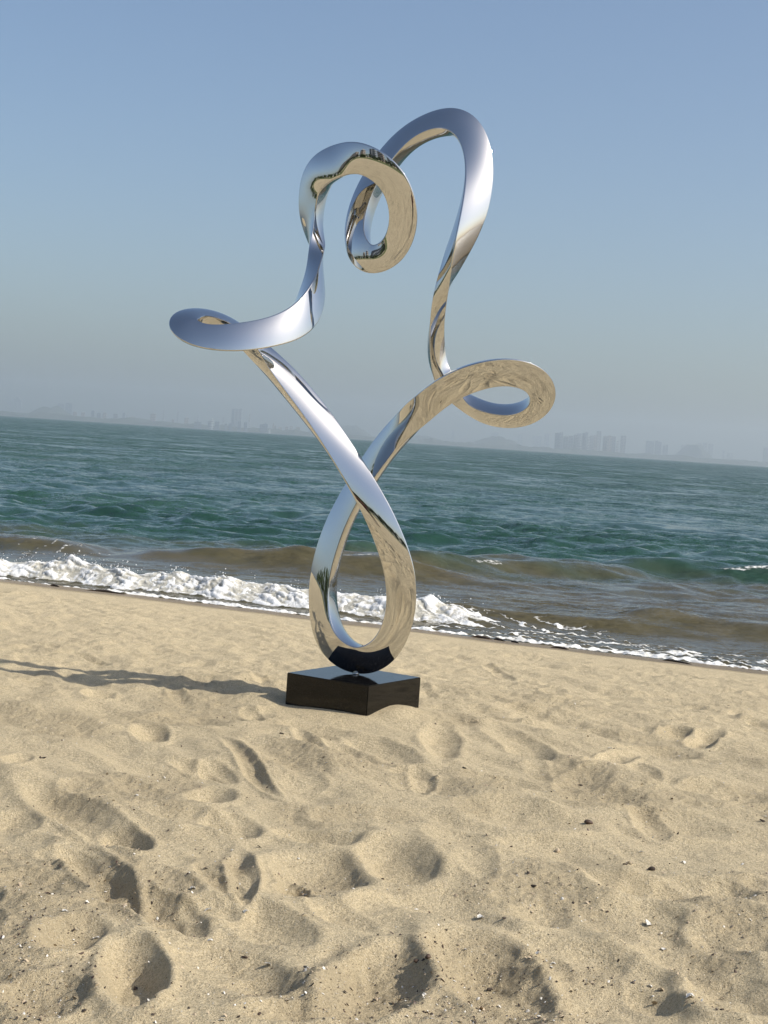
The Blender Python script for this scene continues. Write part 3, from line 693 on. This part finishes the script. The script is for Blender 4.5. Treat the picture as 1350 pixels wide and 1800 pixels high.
# ------------------------------------------------------------------ behind the camera: what the mirror steel shows
M_lawn = mat('lawn', (0.10, 0.13, 0.035), 0.95)
s = NT(M_lawn)
s.l(s.ramp(s.noise(s.pos(), 3, 4), [(0.35, (0.06, 0.085, 0.022)), (0.65, (0.17, 0.18, 0.055))]), s.b.inputs['Base Color'])
def shore_xy(a, v): return SH_O[0] + a * SH_N[1] + v * SH_N[0], SH_O[1] - a * SH_N[0] + v * SH_N[1]
la, lv = np.meshgrid(np.linspace(-260, 240, 120), np.linspace(-120, -50, 40))
gx, gy = shore_xy(la, lv)
gz = sand_height(gx.ravel(), gy.ravel(), False) + 0.05 + 0.08 * noise2(gx.ravel() * .2, gy.ravel() * .2) + 0.6 * smooth(-50, -64, lv.ravel())
gz[lv.ravel() > -52] -= 0.3
tag(link('lawn', np_mesh('lawn', np.stack([gx.ravel(), gy.ravel(), gz], 1), grid_faces(*gx.shape), M_lawn)), kind='structure')
M_leaf = mat('tree_leaves', (0.045, 0.075, 0.022), 0.7); M_bark = mat('bark', (0.10, 0.075, 0.05), 0.9)
s = NT(M_leaf)
s.l(s.ramp(s.noise(s.pos(), 1.6, 4), [(0.3, (0.022, 0.04, 0.012)), (0.7, (0.075, 0.11, 0.03))]), s.b.inputs['Base Color'])
def crown_mesh(seed, spread, hgt):
    r = np.random.default_rng(seed); n = 2400
    nb = 14; bc = np.stack([r.normal(0, spread * .45, nb), r.normal(0, spread * .45, nb), r.uniform(hgt * .22, hgt * .92, nb)], 1)
    br = r.uniform(.35, .6, nb) * spread * .7
    k = r.integers(0, nb, n); d = r.normal(size=(n, 3)); d /= np.linalg.norm(d, axis=1, keepdims=True)
    c = bc[k] + d * (br[k] * r.uniform(.55, 1, n) ** .5)[:, None] * np.array([1, 1, .8])
    u = r.normal(size=(n, 3)); u /= np.linalg.norm(u, axis=1, keepdims=True); w = np.cross(u, d); w /= np.linalg.norm(w, axis=1, keepdims=True) + 1e-9
    L = r.uniform(.25, .5, n)[:, None]
    V = np.stack([c - u * L, c + w * L * .6, c + u * L, c - w * L * .6], 1).reshape(-1, 3)
    return np_mesh('crown', V, np.arange(n * 4).reshape(n, 4), M_leaf, smooth=False)
def trunk_mesh(seed, hgt):
    r = np.random.default_rng(seed); V, Fc = [], []
    def tube(p, q, a, b):
        p, q = np.array(p), np.array(q); t = (q - p) / np.linalg.norm(q - p); u = np.cross(t, [0.3, 1, 0.2]); u /= np.linalg.norm(u); w = np.cross(t, u); o = len(V)
        for c, rr in ((p, a), (q, b)):
            for i in range(7): an = i * 2 * math.pi / 7; V.append(c + (u * math.cos(an) + w * math.sin(an)) * rr)
        for i in range(7): Fc.append([o + i, o + (i + 1) % 7, o + 7 + (i + 1) % 7, o + 7 + i])
    k = np.array([r.normal(0, .15), r.normal(0, .15), hgt * .42]); tube((0, 0, -.3), k, .2, .13)
    for i in range(5): tube(k * r.uniform(.75, 1), k + np.array([r.normal(0, 1), r.normal(0, 1), hgt * r.uniform(.15, .4)]), .09, .03)
    return np_mesh('trunk', np.array(V), np.array(Fc), M_bark)
protos = [(crown_mesh(1, 3.4, 7.0), trunk_mesh(1, 7.0)), (crown_mesh(2, 3.9, 6.0), trunk_mesh(2, 6.0)), (crown_mesh(3, 3.0, 8.5), trunk_mesh(3, 8.5))]
tr = np.random.default_rng(5)
for k in range(62):
    xx, yy = shore_xy(-190 + k * 6.0 + tr.normal(0, .9), -72 - abs(tr.normal(0, 4)) - 5 * (k % 2))
    t = empty('broadleaf_tree', (xx, yy, 0.55)); t.rotation_euler[2] = tr.uniform(0, 6.28); t.scale = [tr.uniform(.75, 1.15)] * 3
    c_, k_ = protos[k % 3]
    link('crown', c_, t); link('trunk', k_, t)
    tag(t, ('medium round-crowned tree', 'low spreading tree', 'tall narrow tree')[k % 3] + ' of the dark row behind the beach, mirrored in the steel', 'tree', ('medium', 'low', 'tall')[k % 3] + ' trees behind the beach mirrored in the steel')
for (xx, yy, w, H) in [(-95, -230, 22, 44), (-58, -260, 16, 58), (-30, -210, 14, 50), (-6, -240, 30, 54), (30, -250, 14, 44), (62, -220, 24, 36), (-140, -240, 30, 36), (115, -230, 20, 48)]:
    xx, yy = shore_xy(xx, yy)
    o = link('apartment_tower', tower_mesh(w, 16, H, int(H), M_conc[1 if w < 20 else 4]), None, (xx, yy, 0))
    tag(o, 'grey apartment tower beyond the trees, mirrored in the steel', 'building', 'towers beyond the trees mirrored in the steel')

# the photographer, mirrored in the steel
M_skin = mat('skin', (0.45, 0.27, 0.19), 0.5); M_top = mat('dark_red_top', (0.09, 0.015, 0.018), 0.85); M_trou = mat('black_trousers', (0.012, 0.012, 0.014), 0.8)
M_hair = mat('black_hair', (0.012, 0.010, 0.009), 0.5); M_phone = mat('phone_black', (0.01, 0.01, 0.011), 0.25)
def skin_body(P, E, Rr, root):
    me = bpy.data.meshes.new('body'); me.from_pydata(P, E, [])
    ob = bpy.data.objects.new('body', me); col.objects.link(ob)
    ob.modifiers.new('s', 'SKIN'); ob.modifiers.new('d', 'SUBSURF').levels = 2
    for i, r in enumerate(Rr): me.skin_vertices[0].data[i].radius = (r, r)
    me.skin_vertices[0].data[root].use_root = True
    dg = bpy.context.evaluated_depsgraph_get()
    out = bpy.data.meshes.new_from_object(ob.evaluated_get(dg))
    bpy.data.objects.remove(ob)
    return out
who = empty('person', (0.06, -0.42, 0.0))
P = [(0, 0, .95), (0, 0.01, 1.15), (0, 0, 1.38), (0, 0.0, 1.47), (0, 0.02, 1.58), (0, 0.03, 1.66),
     (.09, 0, .9), (.10, .02, .5), (.10, -.02, .09), (.11, .12, .04), (-.09, 0, .9), (-.10, .02, .5), (-.10, -.02, .09), (-.11, .12, .04),
     (.17, 0, 1.39), (.22, .10, 1.16), (.03, .33, 1.40), (-.01, .36, 1.45), (-.17, 0, 1.39), (-.22, .10, 1.16), (-.15, .33, 1.40), (-.11, .36, 1.45)]
E = [(0, 1), (1, 2), (2, 3), (3, 4), (4, 5), (0, 6), (6, 7), (7, 8), (8, 9), (0, 10), (10, 11), (11, 12), (12, 13),
     (2, 14), (14, 15), (15, 16), (16, 17), (2, 18), (18, 19), (19, 20), (20, 21)]
Rr = [.135, .125, .13, .055, .085, .075, .09, .06, .045, .04, .09, .06, .045, .04, .06, .045, .032, .035, .06, .045, .032, .035]
bme = skin_body(P, E, Rr, 0)
for mt_ in (M_skin, M_top, M_trou): bme.materials.append(mt_)
for p in bme.polygons:
    c = p.center; p.use_smooth = True
    p.material_index = 2 if (c.z < .96 and c.z > .1) else (1 if (.96 <= c.z < 1.46 and c.y < .22) else 0)
link('body', bme, who)
bm = bmesh.new(); bmesh.ops.create_uvsphere(bm, u_segments=16, v_segments=10, radius=.098, matrix=Matrix.Translation((0, 0.0, 1.655)))
for v in bm.verts:
    if v.co.y > .04 and v.co.z < 1.69: v.co.y = .04
me = bpy.data.meshes.new('hair'); bm.to_mesh(me); bm.free(); me.materials.append(M_hair); link('hair', me, who)
tag(who, 'person in a dark red top and black trousers taking the picture, mirrored in the steel', 'person')
bm = bmesh.new(); bmesh.ops.create_cube(bm, size=1, matrix=Matrix.Translation((0, -.045, 1.49)) @ Matrix.Diagonal((.072, .008, .148, 1)))
bmesh.ops.bevel(bm, geom=[e for e in bm.edges], offset=.003, segments=2, affect='EDGES')
me = bpy.data.meshes.new('phone'); bm.to_mesh(me); bm.free(); me.materials.append(M_phone)
tag(link('phone', me), 'black phone held upright by the mirrored photographer', 'phone')

# ------------------------------------------------------------------ shells and drift on the sand
def flat_point(px, py):
    """the point of the sand seen at a pixel of the photograph"""
    r = pixel_ray(px, py); z = 0.0
    for _ in range(8):
        p = CAM + r * ((z - CAM.z) / r.z)
        z = float(sand_height(np.array([p.x]), np.array([p.y]))[0])
    return p, z
def shell_mesh(seed, L, W, H, m):
    """ribbed, cupped half of a bivalve with a chipped rim"""
    r = np.random.default_rng(seed); V, Fc = [(0, -0.42 * L, H * .75)], []
    nr, na = 4, 11
    for i in range(1, nr + 1):
        for j in range(na):
            a = math.pi * (j / (na - 1)) ; rr = i / nr
            e = 1 + (0.10 * r.normal() if i == nr else 0) + (0.05 if j % 2 else 0)
            V.append((math.cos(a) * W * .5 * rr * e, -0.42 * L + math.sin(a) * L * rr * .9 * e, H * (1.0 - rr ** 2) + 0.04 * H * (j % 2)))
    for j in range(na - 1): Fc.append((0, 1 + j, 2 + j))
    for i in range(nr - 1):
        for j in range(na - 1):
            p = 1 + i * na + j; Fc.append((p, p + 1, p + na + 1)); Fc.append((p, p + na + 1, p + na))
    top_ = np.array(V); bot = top_ * np.array([.96, .96, 1]) - np.array([0, 0, .12 * H + .0008]); nV = len(V)
    Fa = np.array(Fc); Fb = Fa[:, ::-1] + nV
    rim = [0] + [1 + (nr - 1) * na + j for j in range(na)]
    rim = [1 + (nr - 1) * na + j for j in range(na)] + [1 + i * na + na - 1 for i in range(nr - 2, -1, -1)] + [0] + [1 + i * na for i in range(nr - 1)]
    side = []
    for q in range(len(rim)):
        a, b = rim[q], rim[(q + 1) % len(rim)]; side += [(a, a + nV, b), (b, a + nV, b + nV)]
    return np_mesh('shell', np.concatenate([top_, bot]), np.concatenate([Fa, Fb, np.array(side)]), m)
def pebble_mesh(seed, L, W, H, m):
    r = np.random.default_rng(seed); V, Fc = ico(2)
    n_ = sum(r.uniform(.03, .12) * np.sin(V @ r.normal(0, 2.2, 3) + r.uniform(0, 6))[:, None] for _ in range(5))
    return np_mesh('pebble', V * (1 + n_) * np.array([L, W, H]) / 2, Fc, m)
def drop(kind, px, py, size, label, cat, m, tilt=0.3):
    p, z = flat_point(px, py); sd = int(px * 13 + py)
    r = np.random.default_rng(sd); sc_ = (p.y / FOCAL)
    L = size * sc_
    if kind == 'shell': me_ = shell_mesh(sd, L * .85, L, L * .32, m); nm_ = 'shell'; z += .15 * L
    elif kind == 'chip': me_ = shell_mesh(sd, L * .6, L, L * .2, m); nm_ = 'shell_fragment'; z += .15 * L
    elif kind == 'pebble': me_ = pebble_mesh(sd, L, L * .75, L * .6, m); nm_ = 'pebble'; z += .18 * L
    else: me_ = pebble_mesh(sd, L, L * .35, L * .25, m); nm_ = 'driftwood_bit'; z += .08 * L
    o = link(nm_, me_, None, (p.x, p.y, z)); o.rotation_euler = (r.uniform(-tilt, tilt) + .25, r.uniform(-tilt, tilt), r.uniform(-.9, .9))
    return tag(o, label, cat)
W_, T_, D_, B_ = M_white_shell, M_tan_shell, M_dark_bit, M_brown_bit
for args in [
 ('shell', 845, 1614, 15, 'largest white shell, lying on coarse sand below the middle of the beach', 'shell', W_),
 ('shell', 1213, 1752, 16, 'flat white oval shell near the bottom right corner', 'shell', W_),
 ('shell', 1139, 1626, 17, 'pale broken shell propped beside its own dark shadow, right of centre', 'shell', W_, .8),
 ('chip', 1167, 1670, 13, 'jagged white shell piece below the propped broken shell', 'shell', W_),
 ('chip', 366, 1589, 13, 'white chipped shell just past the end of the long left footprint', 'shell', W_),
 ('shell', 339, 1562, 11, 'cream round shell above the chipped one, left of the big round hollow', 'shell', W_),
 ('chip', 234, 1560, 9, 'white square-edged shell chip inside the long left footprint', 'shell', W_),
 ('shell', 431, 1611, 10, 'small white shell below the big round hollow', 'shell', W_),
 ('chip', 369, 1655, 11, 'flat white shell sliver on smooth sand at lower left', 'shell', W_),
 ('chip', 114, 1602, 11, 'white flake at the upper edge of the left-hand hollow', 'shell', W_),
 ('chip', 170, 1649, 10, 'white flake on the right rim of the left-hand hollow', 'shell', W_),
 ('shell', 472, 1698, 14, 'upright white shell in the coarse patch at bottom centre', 'shell', W_, .8),
 ('chip', 539, 1702, 13, 'curved grey-white shell in the coarse patch at bottom centre', 'shell', W_, .7),
 ('shell', 390, 1794, 10, 'white shell half cut by the bottom edge of the picture', 'shell', W_),
 ('shell', 945, 1677, 12, 'pale rounded shell above the big shaded footprint at bottom right', 'shell', W_),
 ('chip', 973, 1694, 9, 'bright white chip just below the pale rounded shell', 'shell', W_),
 ('shell', 1162, 1741, 13, 'dull tan shell left of the flat white oval one', 'shell', T_),
 ('chip', 1143, 1735, 10, 'pale chip touching the dull tan shell near the bottom right', 'shell', W_),
 ('chip', 1107, 1518, 14, 'thin tan shell crescent on the right-hand beach', 'shell', T_),
 ('shell', 1202, 1517, 10, 'small white shell on the right-hand beach, beyond the black pebble', 'shell', W_),
 ('chip', 1127, 1498, 8, 'tiny white chip above the thin tan crescent', 'shell', W_),
 ('pebble', 980, 1497, 11, 'grey pebble on the slope right of centre', 'pebble', T_),
 ('pebble', 1034, 1448, 15, 'round reddish-brown nut, the darkest spot on the mid beach', 'nut', B_),
 ('pebble', 1146, 1529, 13, 'black pebble right of centre on the beach', 'pebble', D_),
 ('bit', 1341, 1444, 14, 'black splinter at the right edge of the beach', 'driftwood', D_),
 ('bit', 1097, 1544, 11, 'dark twig left of the black pebble', 'driftwood', D_),
 ('bit', 887, 1615, 14, 'dark chip right of the largest white shell', 'driftwood', D_),
 ('bit', 937, 1557, 16, 'thin dark twig lying level on the middle of the beach', 'driftwood', D_),
 ('bit', 816, 1354, 11, 'dark splinter on the sand below the granite block', 'driftwood', D_),
 ('bit', 925, 1252, 10, 'dark speck on the ridge right of the granite block', 'driftwood', D_),
 ('bit', 1022, 1381, 11, 'dark chip on the sand between granite block and right edge', 'driftwood', D_),
 ('pebble', 733, 1676, 12, 'brown shred in the dark hollow at bottom right', 'leaf litter', B_),
 ('pebble', 752, 1684, 14, 'crumpled dark brown leaf clump beside the brown shred', 'leaf litter', B_),
 ('bit', 862, 1739, 18, 'dark stick in the shaded footprint at bottom right', 'driftwood', D_),
 ('bit', 430, 1686, 15, 'reddish-brown sliver at the edge of the coarse patch', 'driftwood', B_),
 ('bit', 142, 1677, 13, 'brown sliver under the left-hand hollow', 'driftwood', B_),
 ('bit', 76, 1333, 12, 'dark chip at the left on the mid beach', 'driftwood', D_),
 ('bit', 495, 1290, 10, 'dark chip below the left corner of the granite block', 'driftwood', D_),
 ('pebble', 1006, 1662, 0.1, None, None, D_) if False else ('chip', 1072, 1327, 9, 'white chip near the shoe print at the right', 'shell', W_)]:
    drop(*args)
# debris along the water line
def stick(px0, py0, px1, py1, rad, label, cat, m, name='driftwood_stick'):
    a = on_level(px0, py0, SEA + .02); b = on_level(px1, py1, SEA + .02)
    r = np.random.default_rng(int(px0)); n_ = 12; V, Fc = [], []
    for i in range(n_):
        t = i / (n_ - 1); c = a.lerp(b, t)
        zz = float(sand_height(np.array([c.x]), np.array([c.y]))[0])
        rr = rad * (1 - abs(2 * t - 1) ** 3) * r.uniform(.7, 1.2) + .002
        for j in range(6):
            an = j * math.pi / 3; V.append((c.x + .3 * rr * math.cos(an), c.y + rr * math.cos(an) + .03 * math.sin(5 * t), max(zz, SEA) + rr * .6 + rr * math.sin(an)))
    for i in range(n_ - 1):
        for j in range(6): Fc.append([i * 6 + j, i * 6 + (j + 1) % 6, i * 6 + 6 + (j + 1) % 6, i * 6 + 6 + j])
    V = np.array(V); o_ = V.mean(0)
    return tag(link(name, np_mesh(name, V - o_, np.array(Fc), m), None, o_), label, cat)
stick(152, 1038, 222, 1044, .013, 'long dark stick washed up at the left water line', 'driftwood', D_)
stick(88, 1030, 106, 1032, .014, 'short dark stick at the water line near the left edge', 'driftwood', D_)
stick(828, 1118, 866, 1122, .013, 'brown seaweed strand at the water line right of the sculpture', 'seaweed', B_, 'seaweed_strand')
stick(868, 1122, 888, 1126, .011, 'dark seaweed knot beside the brown strand', 'seaweed', D_, 'seaweed_strand')
stick(898, 1127, 912, 1130, .010, 'small dark wrack clump beyond the seaweed knot', 'seaweed', D_, 'seaweed_strand')
stick(1165, 1160, 1215, 1169, .010, 'black wrack line lying in front of the right-hand foam', 'seaweed', D_, 'seaweed_strand')
stick(968, 1139, 1000, 1142, .012, 'thin wrack strand midway along the right-hand foam', 'seaweed', D_, 'seaweed_strand')
# shell grit: broken flakes and grains nobody could count
n = 12500
g = np.random.default_rng(99)
py = 1180 + 640 * g.random(n) ** 0.75; px = g.uniform(-40, 1390, n)
gxv = np.empty(n); gyv = np.empty(n)
ray_x = (np.array(FWD)[None] + ((px - 675) / FOCAL)[:, None] * np.array(RIGHT)[None] - ((py - 900) / FOCAL)[:, None] * np.array(UP)[None])
gxv = ray_x[:, 0] * (-1.5 / ray_x[:, 2]); gyv = ray_x[:, 1] * (-1.5 / ray_x[:, 2])
czn = smooth(-0.1, 0.55, fbm(gxv * 1.6 + 3, gyv * 1.1, 3) + 0.25 * fbm(gxv * 7, gyv * 5, 2))
keep = (g.random(n) < 0.12 + 0.88 * czn) & (np.hypot(gxv - BASE_C[0], gyv - BASE_C[1]) > .5)
gxv, gyv = gxv[keep], gyv[keep]; n = len(gxv)
gz = sand_height(gxv, gyv)
size = np.exp(g.normal(math.log(.0034), .45, n)).clip(.0015, .010)
an = g.uniform(0, 6.28, n); ti = g.normal(0, .5, (n, 2))
base5 = np.array([(math.cos(k * 1.2566), math.sin(k * 1.2566)) for k in range(5)])
rr = g.uniform(.45, 1.1, (n, 5)); el = g.uniform(.6, 1, n)
lx = base5[None, :, 0] * rr; ly = base5[None, :, 1] * rr * el[:, None]
X = (lx * np.cos(an)[:, None] - ly * np.sin(an)[:, None]); Y = (lx * np.sin(an)[:, None] + ly * np.cos(an)[:, None]); Z = X * ti[:, :1] + Y * ti[:, 1:]
cen = np.stack([gxv, gyv, gz + size * .35], 1)
ring = np.stack([X, Y, Z], 2) * size[:, None, None] + cen[:, None, :]
apex = (cen + np.stack([0 * size, 0 * size, size * g.uniform(.15, .5, n)], 1))[:, None, :]
V = np.concatenate([ring, apex], 1)
Fl = np.array([(k, (k + 1) % 5, 5) for k in range(5)])[None] + (np.arange(n) * 6)[:, None, None]
mi = np.repeat(g.choice(4, n, p=[.16, .46, .25, .13]), 5)
tag(link('shell_grit', np_mesh('shell_grit', V.reshape(-1, 3), Fl.reshape(-1, 3), [M_white_shell, M_tan_shell, M_dark_bit, M_brown_bit], smooth=False, mat_index=mi)),
    'scattered grit of broken shell and dark flakes over the sand', 'shell grit', kind='stuff')

# ------------------------------------------------------------------ haze over the water
M_haze = bpy.data.materials.new('haze'); M_haze.use_nodes = True
ht = M_haze.node_tree; ht.nodes.clear()
pv = ht.nodes.new('ShaderNodeVolumePrincipled'); ou = ht.nodes.new('ShaderNodeOutputMaterial')
pv.inputs['Color'].default_value = (0.86, 0.92, 0.96, 1)
pv.inputs['Density'].default_value = 0.00014
pv.inputs['Anisotropy'].default_value = 0.4
ht.links.new(pv.outputs[0], ou.inputs['Volume'])
bm = bmesh.new(); bmesh.ops.create_cube(bm, size=1)
hx, hy0, hy1, hz0, hz1 = 5200.0, -1100.0, 13800.0, -9.0, 330.0
for v in bm.verts: v.co = (v.co.x * 2 * hx, hy0 + (v.co.y + .5) * (hy1 - hy0), hz0 + (v.co.z + .5) * (hz1 - hz0))
me = bpy.data.meshes.new('haze'); bm.to_mesh(me); bm.free(); me.materials.append(M_haze)
tag(link('haze', me), kind='stuff')
